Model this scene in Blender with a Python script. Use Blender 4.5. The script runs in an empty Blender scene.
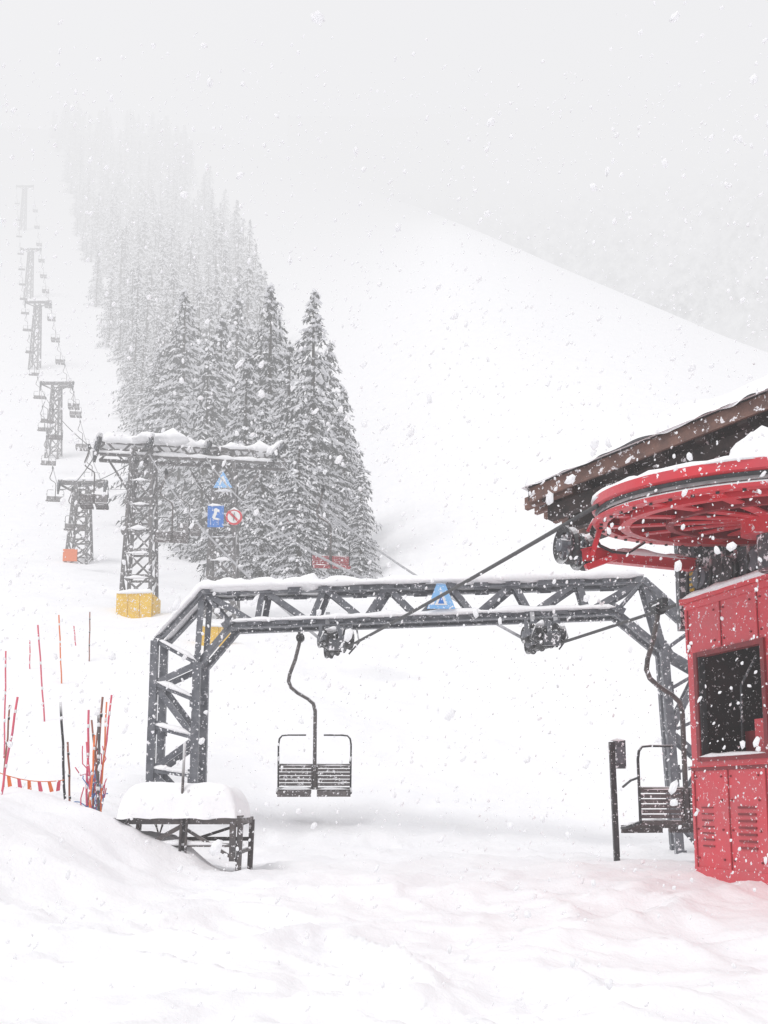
import bpy, math, random
import numpy as np
from mathutils import Vector, noise as mnoise
random.seed(7); np.random.seed(7)
TH=math.radians(8); CT,ST=math.cos(TH),math.sin(TH); EYE=0.7; PPY=659.5
def P(px,py,d):
    u=(px-384)/1000.; v=(PPY-py)/1000.
    dy=CT-v*ST; dz=v*CT+ST; k=d/dy
    return Vector((u*k,d,EYE+dz*k))
def sm(t):
    t=np.clip(t,0,1); return t*t*(3-2*t)
LY=[0,14,22,28,38,60,100,150,190,260,350,600,1200]; LT=[0,0,.15,.21,.285,.33,.47,.62,.70,.82,.97,.8,.5]
RY=[0,16,30,60,100,140,200,400,1200]; RT=[0,0,.2,.62,.92,1,.85,.5,.2]
_w=np.linspace(0,1,41)[:,None]; _y=np.linspace(20,500,400)[None]
_Ls=sum(np.interp(_y*k,LY,LT) for k in (.7,.8,.9,1,1.1,1.2,1.3))/7; _Rs=sum(np.interp(_y*k,RY,RT) for k in (.7,.8,.9,1,1.1,1.2,1.3))/7
_smax=((1-_w)*_Ls+_w*_Rs).max(1)
def ground0(x,y):
    x=np.asarray(x,float); y=np.asarray(y,float)
    a=np.clip(x/np.maximum(y,10),-1,1.3)
    E=0
    for da in (-.06,-.03,0,.03,.06):
        E=E+np.interp(a+da,[-1,-.36,-.07,.1,.2,.3,.4,1],[.74,.78,.675,.612,.562,.520,.470,.33])/5
    w=sm((a+.2)/.55)
    L=0;R=0;L2=0;R2=0
    for k in (.86,.93,1,1.07,1.14):
        L=L+np.interp(y*k,LY,LT)/5; R=R+np.interp(y*k,RY,RT)/5
    for k in (.7,.8,.9,1,1.1,1.2,1.3):
        L2=L2+np.interp(y*k,LY,LT)/7; R2=R2+np.interp(y*k,RY,RT)/7
    b=sm((y-50)/60)*sm((a+.22)/.12); L=L*(1-b)+L2*b; R=R*(1-b)+R2*b
    nf=1+(1/np.interp(w,_w[:,0],_smax)-1)*sm((y-60)/60)*sm((a+.32)/.2)
    z=E*((1-w)*L+w*R)*nf*np.maximum(y,0)
    z=z-.28*sm((9.5-y)/6.5)
    z=z+.75*sm((-1.6-x)/2.2)*sm((y-5)/3.5)*(1-sm((y-15)/8))
    return z
def ground(x,y): return float(ground0(x,y))

# ---------------------------------------------------------------- materials
FOG=(.868,.866,.882,1)  # emission colour of the haze painted into the materials
class NT:
    def __init__(s,m):
        m.use_nodes=True; s.t=m.node_tree; s.t.nodes.clear()
    def n(s,typ,**kw):
        nd=s.t.nodes.new(typ)
        for k,v in kw.items(): setattr(nd,k,v)
        return nd
    def l(s,a,b): s.t.links.new(a,b)
    def math(s,op,a,b=None,clamp=False):
        nd=s.n('ShaderNodeMath',operation=op); nd.use_clamp=clamp
        for i,x in enumerate((a,b)):
            if x is None: continue
            if isinstance(x,(int,float)): nd.inputs[i].default_value=x
            else: s.l(x,nd.inputs[i])
        return nd.outputs[0]
    def ramp(s,x,lo,hi):
        nd=s.n('ShaderNodeMapRange'); s.l(x,nd.inputs['Value'])
        nd.inputs['From Min'].default_value=lo; nd.inputs['From Max'].default_value=hi
        nd.clamp=True; return nd.outputs[0]
    def noise(s,vec,scale,detail=3,rough=.55):
        nd=s.n('ShaderNodeTexNoise'); s.l(vec,nd.inputs['Vector'])
        nd.inputs['Scale'].default_value=scale; nd.inputs['Detail'].default_value=detail
        nd.inputs['Roughness'].default_value=rough
        return nd.outputs['Fac']
    def mixc(s,f,a,b):
        nd=s.n('ShaderNodeMix',data_type='RGBA')
        if isinstance(f,(int,float)): nd.inputs[0].default_value=f
        else: s.l(f,nd.inputs[0])
        for sock,x in ((nd.inputs[6],a),(nd.inputs[7],b)):
            if isinstance(x,tuple): sock.default_value=x if len(x)==4 else (*x,1)
            else: s.l(x,sock)
        return nd.outputs[2]
def mat(name,col,rough=.6,col2=None,nscale=6,snow=0.,speck=0.,bump=0.,bscale=20,metal=0.,fogL=225.,fogc=None,zdens=300.,spk=17,detail=4,simple=False):
    m=bpy.data.materials.new(name); t=NT(m)
    g=t.n('ShaderNodeNewGeometry'); pos=g.outputs['Position']
    if col2 is None: col2=tuple(c*.7 for c in col)
    nz=t.noise(pos,nscale,1 if simple else detail,.6)
    c=t.mixc(t.ramp(nz,.35,.68),tuple(col),tuple(col2))
    sep=t.n('ShaderNodeSeparateXYZ'); t.l(g.outputs['Normal'],sep.inputs[0])
    if snow>0:
        up=t.ramp(sep.outputs[2],.3,.75)
        f=t.math('MULTIPLY',up,t.ramp(t.noise(pos,5,2),.62-.45*snow,.66-.3*snow))
        c=t.mixc(f,c,(.9,.9,.92))
    if speck>0:
        f=t.ramp(t.noise(pos,spk,3,.75),.70-.17*speck,.74-.17*speck)
        c=t.mixc(f,c,(.88,.87,.90))
    if simple:
        b=t.n('ShaderNodeBsdfDiffuse'); t.l(c,b.inputs[0])
    else:
        b=t.n('ShaderNodeBsdfPrincipled'); t.l(c,b.inputs['Base Color'])
        b.inputs['Roughness'].default_value=rough; b.inputs['Metallic'].default_value=metal
    if bump>0:
        bp=t.n('ShaderNodeBump'); bp.inputs['Strength'].default_value=bump; bp.inputs['Distance'].default_value=.02
        t.l(t.noise(pos,bscale,4,.65),bp.inputs['Height']); t.l(bp.outputs[0],b.inputs['Normal'])
    out=t.n('ShaderNodeOutputMaterial')
    if fogL:  # aerial haze put into the shading: glow blended over the surface by distance
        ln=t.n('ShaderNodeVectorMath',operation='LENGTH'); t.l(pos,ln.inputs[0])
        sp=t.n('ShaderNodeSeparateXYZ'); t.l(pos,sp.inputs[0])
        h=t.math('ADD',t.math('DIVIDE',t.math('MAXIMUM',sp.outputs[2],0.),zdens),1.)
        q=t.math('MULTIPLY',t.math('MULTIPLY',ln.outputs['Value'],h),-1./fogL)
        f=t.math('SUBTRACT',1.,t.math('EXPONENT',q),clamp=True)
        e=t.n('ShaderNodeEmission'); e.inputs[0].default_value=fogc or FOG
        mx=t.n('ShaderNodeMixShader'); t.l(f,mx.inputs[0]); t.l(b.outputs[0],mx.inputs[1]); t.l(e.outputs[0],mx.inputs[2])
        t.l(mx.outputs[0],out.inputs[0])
    else: t.l(b.outputs[0],out.inputs[0])
    return m
M={}
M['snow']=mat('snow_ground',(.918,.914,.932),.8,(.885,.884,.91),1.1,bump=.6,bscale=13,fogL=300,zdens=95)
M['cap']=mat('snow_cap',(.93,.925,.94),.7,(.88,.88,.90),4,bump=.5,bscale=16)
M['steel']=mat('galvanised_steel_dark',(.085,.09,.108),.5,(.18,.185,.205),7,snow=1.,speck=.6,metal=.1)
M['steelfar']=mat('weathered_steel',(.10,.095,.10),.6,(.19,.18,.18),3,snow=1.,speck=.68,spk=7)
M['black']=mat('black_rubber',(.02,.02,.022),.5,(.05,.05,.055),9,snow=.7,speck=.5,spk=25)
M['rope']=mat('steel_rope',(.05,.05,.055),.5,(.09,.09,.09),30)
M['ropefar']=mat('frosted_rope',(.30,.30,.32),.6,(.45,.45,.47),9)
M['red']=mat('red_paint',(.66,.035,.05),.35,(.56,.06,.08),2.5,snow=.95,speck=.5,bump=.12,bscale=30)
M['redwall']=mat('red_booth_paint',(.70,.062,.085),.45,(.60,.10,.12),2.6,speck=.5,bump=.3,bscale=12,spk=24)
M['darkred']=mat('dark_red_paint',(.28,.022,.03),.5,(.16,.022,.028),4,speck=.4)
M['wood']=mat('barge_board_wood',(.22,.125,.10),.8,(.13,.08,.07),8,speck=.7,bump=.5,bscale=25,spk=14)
M['woodd']=mat('rafter_wood_shaded',(.075,.055,.052),.85,(.035,.03,.03),8,speck=.55,bump=.4)  # darker than the plain brown: shade under the roof put into the colour
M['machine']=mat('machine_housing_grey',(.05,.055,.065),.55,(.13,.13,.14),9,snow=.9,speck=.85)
M['inside']=mat('booth_interior_shaded',(.022,.016,.018),.8,(.05,.028,.03),5,speck=.5,spk=30)  # near-black colour carries the shade of the unlit interior
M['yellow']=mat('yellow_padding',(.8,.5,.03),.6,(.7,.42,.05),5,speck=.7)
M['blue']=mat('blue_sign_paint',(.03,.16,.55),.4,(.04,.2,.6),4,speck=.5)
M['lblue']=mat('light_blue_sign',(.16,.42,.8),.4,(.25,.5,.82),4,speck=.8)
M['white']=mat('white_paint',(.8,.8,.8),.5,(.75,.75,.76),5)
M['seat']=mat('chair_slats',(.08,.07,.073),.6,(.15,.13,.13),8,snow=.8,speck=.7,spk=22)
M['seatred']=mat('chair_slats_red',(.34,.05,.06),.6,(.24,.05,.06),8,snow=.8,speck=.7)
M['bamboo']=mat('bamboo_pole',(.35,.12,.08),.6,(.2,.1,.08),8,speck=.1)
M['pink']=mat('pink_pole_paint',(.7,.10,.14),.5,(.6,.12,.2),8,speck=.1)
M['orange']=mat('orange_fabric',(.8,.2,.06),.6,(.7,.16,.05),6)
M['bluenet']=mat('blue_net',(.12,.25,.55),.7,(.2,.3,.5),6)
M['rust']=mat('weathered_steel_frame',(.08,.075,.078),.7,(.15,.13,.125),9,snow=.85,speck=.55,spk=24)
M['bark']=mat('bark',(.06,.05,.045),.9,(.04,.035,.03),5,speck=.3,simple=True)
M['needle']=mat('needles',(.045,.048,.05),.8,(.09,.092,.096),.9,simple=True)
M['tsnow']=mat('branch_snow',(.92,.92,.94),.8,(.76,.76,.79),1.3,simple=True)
# snowflakes: thin, so light passes through them
m=bpy.data.materials.new('snowflake'); t=NT(m)
d1=t.n('ShaderNodeBsdfDiffuse'); d1.inputs[0].default_value=(.97,.97,.98,1); d2=t.n('ShaderNodeBsdfTranslucent'); d2.inputs[0].default_value=(.97,.97,.98,1)
mx=t.n('ShaderNodeMixShader'); mx.inputs[0].default_value=.45; t.l(d1.outputs[0],mx.inputs[1]); t.l(d2.outputs[0],mx.inputs[2])
out=t.n('ShaderNodeOutputMaterial'); t.l(mx.outputs[0],out.inputs[0]); M['flake']=m

# ---------------------------------------------------------------- mesh builder
class MB:
    def __init__(s): s.v=[]; s.f=[]; s.m=[]; s.mats=[]; s.smooth=[]
    def mi(s,k):
        if k not in s.mats: s.mats.append(k)
        return s.mats.index(k)
    def add(s,vs,fs,k,smooth=False):
        b=len(s.v); s.v.extend([tuple(x) for x in vs]); i=s.mi(k)
        for f in fs: s.f.append(tuple(b+q for q in f)); s.m.append(i); s.smooth.append(smooth)
    def hexa(s,c,k):
        s.add(c,[(0,3,2,1),(4,5,6,7),(0,1,5,4),(1,2,6,5),(2,3,7,6),(3,0,4,7)],k)
    def bar(s,p0,p1,w,h,k,up=(0,0,1)):
        p0=Vector(p0);p1=Vector(p1); d=(p1-p0)
        if d.length<1e-6: return
        d.normalize(); up=Vector(up)
        if abs(d.dot(up))>.95: up=Vector((0,1,0)) if abs(d.y)<.95 else Vector((1,0,0))
        r=d.cross(up).normalized(); u=r.cross(d).normalized()
        w*=1+random.uniform(-.04,.04); h*=1+random.uniform(-.04,.04)
        r=r*w/2; u=u*h/2
        s.add([p0-r-u,p0+r-u,p0+r+u,p0-r+u,p1-r-u,p1+r-u,p1+r+u,p1-r+u],[(0,1,2,3),(7,6,5,4),(0,4,5,1),(1,5,6,2),(2,6,7,3),(3,7,4,0)],k)
    def lbar(s,p0,p1,w,k,up=(0,0,1)):
        p0=Vector(p0);p1=Vector(p1); d=(p1-p0).normalized(); up=Vector(up)
        if abs(d.dot(up))>.95: up=Vector((0,1,0))
        r=d.cross(up).normalized(); u=r.cross(d).normalized(); th=w*.14
        s.bar(p0-u*(w/2),p1-u*(w/2),w,th,k,up); s.bar(p0-r*(w/2-th*.4),p1-r*(w/2-th*.4),th,w*.98,k,up)
    def box(s,lo,hi,k):
        x0,y0,z0=lo;x1,y1,z1=hi
        s.hexa([(x0,y0,z0),(x1,y0,z0),(x1,y1,z0),(x0,y1,z0),(x0,y0,z1),(x1,y0,z1),(x1,y1,z1),(x0,y1,z1)],k)
    def obox(s,o,a,b,c,k):
        o=Vector(o);a=Vector(a);b=Vector(b);c=Vector(c)
        s.hexa([o,o+a,o+a+b,o+b,o+c,o+a+c,o+a+b+c,o+b+c],k)
    def tube(s,pts,r,k,n=8,closed=False):
        pts=[Vector(p) for p in pts]; N=len(pts)
        rr=r if isinstance(r,(list,tuple)) else [r]*N
        prev=None; vs=[]
        for i,p in enumerate(pts):
            if closed: d=(pts[(i+1)%N]-pts[i-1])
            else: d=(pts[min(i+1,N-1)]-pts[max(i-1,0)])
            d.normalize()
            if prev is None:
                prev=Vector((0,0,1)) if abs(d.z)<.9 else Vector((0,1,0))
            x=(prev-d*prev.dot(d)).normalized(); prev=x; y=d.cross(x)
            for j in range(n):
                a=2*math.pi*j/n; vs.append(p+(x*math.cos(a)+y*math.sin(a))*rr[i])
        fs=[]
        for i in range(N if closed else N-1):
            for j in range(n):
                i2=(i+1)%N
                fs.append((i*n+j,i*n+(j+1)%n,i2*n+(j+1)%n,i2*n+j))
        if not closed: fs.append(tuple(range(n-1,-1,-1))); fs.append(tuple((N-1)*n+j for j in range(n)))
        s.add(vs,fs,k,True)
    def lathe(s,c,axis,prof,k,n=32):
        c=Vector(c);ax=Vector(axis).normalized()
        x=(Vector((1,0,0)) if abs(ax.x)<.8 else Vector((0,1,0))); x=(x-ax*x.dot(ax)).normalized(); y=ax.cross(x)
        vs=[];m=len(prof)
        for i in range(n):
            a=2*math.pi*i/n; e=x*math.cos(a)+y*math.sin(a)
            for r,h in prof: vs.append(c+e*r+ax*h)
        fs=[]
        for i in range(n):
            i2=(i+1)%n
            for j in range(m):
                j2=(j+1)%m
                fs.append((i*m+j,i2*m+j,i2*m+j2,i*m+j2))
        s.add(vs,fs,k)
    def disc(s,c,axis,r,t,k,n=24): s.lathe(c,axis,[(.001,-t/2),(r,-t/2),(r,t/2),(.001,t/2)],k,n)
    def snowcap(s,pts,w,h,k='cap',step=.08,seed=0):
        pts=[Vector(p) for p in pts]; L=[]
        for a,b in zip(pts[:-1],pts[1:]):
            n=max(1,int((b-a).length/step))
            for i in range(n): L.append(a.lerp(b,i/n))
        L.append(pts[-1]); N=len(L); vs=[];m=8
        for i,p in enumerate(L):
            d=(L[min(i+1,N-1)]-L[max(i-1,0)]); d.z=0
            if d.length<1e-5: d=Vector((1,0,0))
            d.normalize(); r=Vector((-d.y,d.x,0))
            q=p*2.1+Vector((seed*3.3,0,0)); nn=mnoise.noise(q*1.0)+.6*mnoise.noise(q*3.)
            e=min(1,(min(i,N-1-i)+.15)/2.); hh=max(.015,h*(1+.9*nn))*e; ww=w*(1+.35*mnoise.noise(q*1.7+Vector((9,0,0))))*(.5+.5*e)
            for j in range(m):
                a=math.pi*j/(m-1); vs.append(p+r*math.cos(a)*ww/2+Vector((0,0,math.sin(a)*hh-.004-(.25*hh if j in(0,m-1) else 0))))
        fs=[]
        for i in range(N-1):
            for j in range(m-1): fs.append((i*m+j,i*m+j+1,(i+1)*m+j+1,(i+1)*m+j))
            fs.append((i*m+m-1,i*m,(i+1)*m,(i+1)*m+m-1))
        fs.append(tuple(range(m))); fs.append(tuple((N-1)*m+j for j in range(m-1,-1,-1)))
        s.add(vs,fs,k,True)
    def slab(s,o,a,b,h,k='cap',nu=40,nv=20,edge=.18,amp=.25,under=.02,seed=1,jit=.03):
        o=Vector(o);a=Vector(a);b=Vector(b);la=a.length;lb=b.length;vs=[]
        for i in range(nu+1):
            for j in range(nv+1):
                u=i/nu;v=j/nv
                du=min(u,1-u)*la; dv=min(v,1-v)*lb
                e=min(1,du/edge);e2=min(1,dv/edge)
                f=math.sqrt(max(0,1-(1-e)**2))*math.sqrt(max(0,1-(1-e2)**2))
                q=o+a*u+b*v; nn=mnoise.noise(q*1.6+Vector((seed,0,0)))+.4*mnoise.noise(q*5)
                off=Vector((0,0,h*f*(1+amp*nn)-under*(1 if f<.05 else 0)))
                jt=Vector((mnoise.noise(q*4+Vector((5,0,0))),mnoise.noise(q*4+Vector((0,7,0))),.6*mnoise.noise(q*5+Vector((0,0,4)))))*jit*(1-f)
                vs.append(q+off+jt)
        fs=[]
        for i in range(nu):
            for j in range(nv):
                p=i*(nv+1)+j; fs.append((p,p+nv+1,p+nv+2,p+1))
        s.add(vs,fs,k,True)
        s.add([o-Vector((0,0,under)),o+a-Vector((0,0,under)),o+a+b-Vector((0,0,under)),o+b-Vector((0,0,under))],[(3,2,1,0)],k)
    def mesh(s,name):
        me=bpy.data.meshes.new(name); me.from_pydata(s.v,[],s.f)
        for k in s.mats: me.materials.append(M[k])
        me.polygons.foreach_set('material_index',s.m); me.polygons.foreach_set('use_smooth',s.smooth)
        me.update(); return me
    def obj(s,name,parent=None,loc=(0,0,0)):
        o=bpy.data.objects.new(name,s.mesh(name)); bpy.context.scene.collection.objects.link(o)
        o.location=loc
        if parent: o.parent=parent
        return o
def empty(name,loc=(0,0,0)):
    o=bpy.data.objects.new(name,None); bpy.context.scene.collection.objects.link(o); o.empty_display_size=.3; o.location=loc
    return o
def link(me,name,loc,parent=None,rot=0,sc=1):
    o=bpy.data.objects.new(name,me); bpy.context.scene.collection.objects.link(o)
    o.location=loc; o.rotation_euler=(0,0,rot); o.scale=(sc,sc,sc) if not isinstance(sc,tuple) else sc
    if parent: o.parent=parent
    return o

# ---------------------------------------------------------------- terrain
NX,NY=400,520
U=np.linspace(-6.6,6.6,NX); X=1.3*np.sinh(U)
V=np.linspace(-3.6,7.3,NY); Y=6+1.6*np.sinh(V)
XX,YY=np.meshgrid(X,Y); ZZ=ground0(XX,YY)
lump=np.zeros_like(ZZ)
for j in range(NY):
    y=Y[j]
    if y>90 or y<-8: continue
    fade=1 if y<30 else max(0,1-(y-30)/60)
    nr=float(sm((10-y)/4))
    for i in range(NX):
        x=X[i]
        if abs(x)>45: continue
        v=Vector((x,y,0))
        n=.085*mnoise.noise(v*.33)+.06*mnoise.noise(v*.8+Vector((3,1,0)))+.035*mnoise.noise(v*2.1)
        if y<16:
            wv=v+Vector((mnoise.noise(v*.9),mnoise.noise(v*.9+Vector((5,5,0))),0))*.5
            r=1-abs(mnoise.noise(wv*1.0+Vector((8,2,0)))); n+=(.07+.05*nr)*(r**4-.5)
            r2=1-abs(mnoise.noise(wv*2.7+Vector((1,9,0)))); n+=(.022+.03*nr)*(r2**3-.5)
            b_=mnoise.noise(wv*4.2+Vector((4,4,0))); n+=.03*nr*max(0,b_)
            n+=.018*mnoise.noise(v*6)+.008*mnoise.noise(v*15)
        lump[j,i]=n*fade*(1 if y<16 else 1+ (y-16)*.08)
ZZ=ZZ+lump
ZZ+=.08*np.exp(-(((XX-2.75)/.55)**2+((YY-8.3)/1.1)**2))
ZZ+=.12*np.exp(-(((XX-1.9)/.5)**2+((YY-9.6)/.5)**2))
ZZ+=.20*np.exp(-(((XX+2.0)/.4)**2+((YY-10.0)/.45)**2))
ZZ+=.22*np.exp(-(((XX+2.75)/.5)**2+((YY-9.6)/.5)**2))
vs=np.stack([XX.ravel(),YY.ravel(),ZZ.ravel()],1)
ii=np.arange(NX-1)[None,:]+NX*np.arange(NY-1)[:,None]; ii=ii.ravel()
fs=np.stack([ii,ii+1,ii+NX+1,ii+NX],1)
me=bpy.data.meshes.new('snow_ground'); me.from_pydata(vs.tolist(),[],fs.tolist()); me.materials.append(M['snow'])
me.polygons.foreach_set('use_smooth',[True]*len(me.polygons)); me.update()
o=bpy.data.objects.new('snow_ground',me); bpy.context.scene.collection.objects.link(o)

m=bpy.data.materials.new('misty_forest'); t=NT(m)  # mist painted in: mostly haze-coloured emission, closing up with height
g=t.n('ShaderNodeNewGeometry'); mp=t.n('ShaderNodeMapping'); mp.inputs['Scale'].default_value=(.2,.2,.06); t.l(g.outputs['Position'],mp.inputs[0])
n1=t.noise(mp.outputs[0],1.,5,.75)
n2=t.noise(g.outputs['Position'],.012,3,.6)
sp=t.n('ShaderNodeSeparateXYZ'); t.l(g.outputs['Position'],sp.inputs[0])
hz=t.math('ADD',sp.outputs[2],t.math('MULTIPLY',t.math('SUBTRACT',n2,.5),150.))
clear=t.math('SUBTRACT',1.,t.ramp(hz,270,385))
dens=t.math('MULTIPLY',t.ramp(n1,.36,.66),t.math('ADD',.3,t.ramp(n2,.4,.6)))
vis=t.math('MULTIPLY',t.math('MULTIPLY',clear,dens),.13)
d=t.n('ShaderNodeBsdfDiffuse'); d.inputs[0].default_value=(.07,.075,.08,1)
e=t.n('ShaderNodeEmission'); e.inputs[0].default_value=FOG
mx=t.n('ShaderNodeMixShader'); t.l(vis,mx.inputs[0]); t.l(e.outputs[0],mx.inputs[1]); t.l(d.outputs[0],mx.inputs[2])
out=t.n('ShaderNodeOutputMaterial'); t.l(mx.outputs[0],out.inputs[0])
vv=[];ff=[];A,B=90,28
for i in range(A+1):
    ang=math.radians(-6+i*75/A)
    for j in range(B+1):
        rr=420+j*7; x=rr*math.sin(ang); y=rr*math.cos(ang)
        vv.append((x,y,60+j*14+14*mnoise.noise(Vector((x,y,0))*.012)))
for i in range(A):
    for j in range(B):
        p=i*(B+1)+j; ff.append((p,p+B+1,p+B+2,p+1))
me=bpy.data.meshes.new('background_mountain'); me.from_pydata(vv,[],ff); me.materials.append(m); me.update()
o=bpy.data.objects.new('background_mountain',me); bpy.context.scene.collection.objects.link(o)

# ---------------------------------------------------------------- trees
def tree_mesh(seed,H=15,dz=.36,nb=10,seg=.24,qs=1.,dark=3,wh=4):
    rnd=random.Random(seed); mb=MB()
    mb.tube([(0,0,-1),(0.03,0,H*.3),(0,.04,H*.7),(0,0,H*.99)],[.24,.19,.1,.02],'bark',6)
    vd=[];vw=[]
    def quad(L,c,d,w,up):
        s_=d.cross(up)
        if s_.length<1e-4: return
        s_=s_.normalized()*w/2
        a=c-d*.5; b=c+d*.5
        L.extend([a-s_*.8,a+s_*.8,b+s_*.25,b-s_*.25])
    z=H*.05; Rm=H*.20*rnd.uniform(.88,1.1)
    while z<H*.985:
        f=1-z/H
        env=Rm*(f**.85)*rnd.uniform(.8,1.14)
        for b in range(int(nb*(.5+.6*f))+2):
            az=rnd.uniform(0,6.283); r=env*rnd.uniform(.6,1.22)+.10
            dirn=Vector((math.cos(az),math.sin(az),0)); side=Vector((-dirn.y,dirn.x,0))
            z0=z+rnd.uniform(-.2,.2)*dz/.36; droop=rnd.uniform(.32,.6); n=max(2,int(r/seg)); load=rnd.random()
            for k in range(1,n+1):
                s_=k/n; p=dirn*(r*s_)+Vector((0,0,z0+.14*r*s_-droop*r*s_**1.7))
                spread=.34*r*(1-s_*.75)*.5+.05
                for q in range(dark if load<.45 else dark-1):
                    off=side*rnd.uniform(-1,1)*spread+Vector((0,0,rnd.uniform(-.2,-.03)))
                    dd=(dirn*rnd.uniform(.1,.5)+side*rnd.uniform(-.5,.5)+Vector((0,0,rnd.uniform(-.75,-.1)))).normalized()*rnd.uniform(.22,.42)*qs
                    quad(vd,p+off,dd,rnd.uniform(.07,.16)*qs,Vector((rnd.uniform(-1,1),rnd.uniform(-1,1),1)))
                nw=wh if load>.4 else (1 if rnd.random()<.5 else 0)
                for q in range(nw):
                    off=side*rnd.uniform(-1,1)*spread*.8+Vector((0,0,rnd.uniform(.0,.10)))
                    dd=(dirn*rnd.uniform(.5,1)+side*rnd.uniform(-.5,.5)+Vector((0,0,rnd.uniform(-.8,0)))).normalized()*rnd.uniform(.22,.42)*qs
                    quad(vw,p+off,dd,rnd.uniform(.12,.25)*qs,Vector((rnd.uniform(-.8,.8),rnd.uniform(-.8,.8),1)))
        z+=dz*rnd.uniform(.7,1.25)
    for L,k in ((vd,'needle'),(vw,'tsnow')):
        mb.add(L,[(4*i,4*i+1,4*i+2,4*i+3) for i in range(len(L)//4)],k)
    return mb.mesh('snowy_conifer')
near=[tree_mesh(s) for s in (1,2,3,4,5)]
far=[tree_mesh(10+s,15,.66,8,.45,1.7,2,2) for s in range(5)]
def put(px,py,d,k,i):
    p=P(px,py,d); gz=ground(p.x,p.y); s=(p.z-gz)/15.
    link(near[i%5],'snowy_pine_tree' if k==0 else 'snowy_pine_tree.%03d'%k,(p.x,p.y,gz-.2),rot=k*1.3,sc=(s*random.uniform(.95,1.12),s*random.uniform(.95,1.12),s))
for k,(px,py,d) in enumerate([(314,285,54),(272,280,60),(290,335,57),(247,345,58),(344,385,56),(361,455,52),(186,286,76),(222,310,70),(330,335,62),(264,400,51),(300,410,49),(160,345,84),(238,290,80),(205,335,78)]):
    put(px,py,d,k,k)
forest=empty('distant_pine_forest')
D=[58,70,100,150,200,260,330]; Lp=[215,180,148,108,85,60,38]; Rp=[290,285,278,262,240,205,165]
n=0
while n<450:
    d=66+ (340-66)*random.random()**.8
    l=np.interp(d,D,Lp); r=np.interp(d,D,Rp); px=random.uniform(l,r)
    x=(px-384)/1000.*d*1.05; gz=ground(x,d)
    s=random.uniform(.65,1.2)*(1 if px-l>12 else .75)
    link(far[n%5],'pine_%d'%n,(x,d,gz-.3),forest,random.uniform(0,6.28),(s*random.uniform(.85,1.15),s*random.uniform(.85,1.15),s)); n+=1

# ---------------------------------------------------------------- lift helpers
def lattice(mb,b,t,w0,w1,n,bw,k):
    b=Vector(b);t=Vector(t); C=[(-1,-1),(1,-1),(1,1),(-1,1)]
    def pt(i,f):
        c=b.lerp(t,f); w=(w0+(w1-w0)*f)/2
        return c+Vector((C[i][0]*w,C[i][1]*w,0))
    for i in range(4): mb.bar(pt(i,0),pt(i,1),bw*1.3,bw*1.3,k)
    for j in range(n):
        f0=j/n;f1=(j+1)/n
        for i in range(4):
            i2=(i+1)%4
            mb.bar(pt(i,f1),pt(i2,f1),bw*.8,bw*.8,k)
            mb.bar(pt(i,f0),pt(i2,f1),bw*.7,bw*.7,k)
            if i%2==0: mb.bar(pt(i2,f0),pt(i,f1),bw*.7,bw*.7,k)
def sheave_train(mb,c,dirn,n=4,r=.14,sp=.32,k='black'):
    c=Vector(c);d=Vector(dirn).normalized();side=Vector((-d.y,d.x,0)).normalized()
    for i in range(n):
        p=c+d*(i-(n-1)/2)*sp
        mb.lathe(p,side,[(r*.35,-.03),(r*.8,-.022),(r,-.045),(r,-.03),(r*.9,0),(r,.03),(r,.045),(r*.8,.022),(r*.35,.03)],k,18)
        mb.disc(p,side,r*.38,.13,'steel',10)
    for s_ in (-.07,.07):
        for i in range(0,n-1,2):
            a=c+d*(i-(n-1)/2)*sp+side*s_; b_=c+d*(i+1-(n-1)/2)*sp+side*s_
            mb.bar(a,b_,.02,.09,'steel'); mb.bar((a+b_)/2,(a+b_)/2+Vector((0,0,.2)),.05,.03,'steel')
        if n>2: mb.bar(c+side*s_*1.3+Vector((0,0,.18))-d*sp,c+side*s_*1.3+Vector((0,0,.18))+d*sp,.03,.10,'steel')
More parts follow.
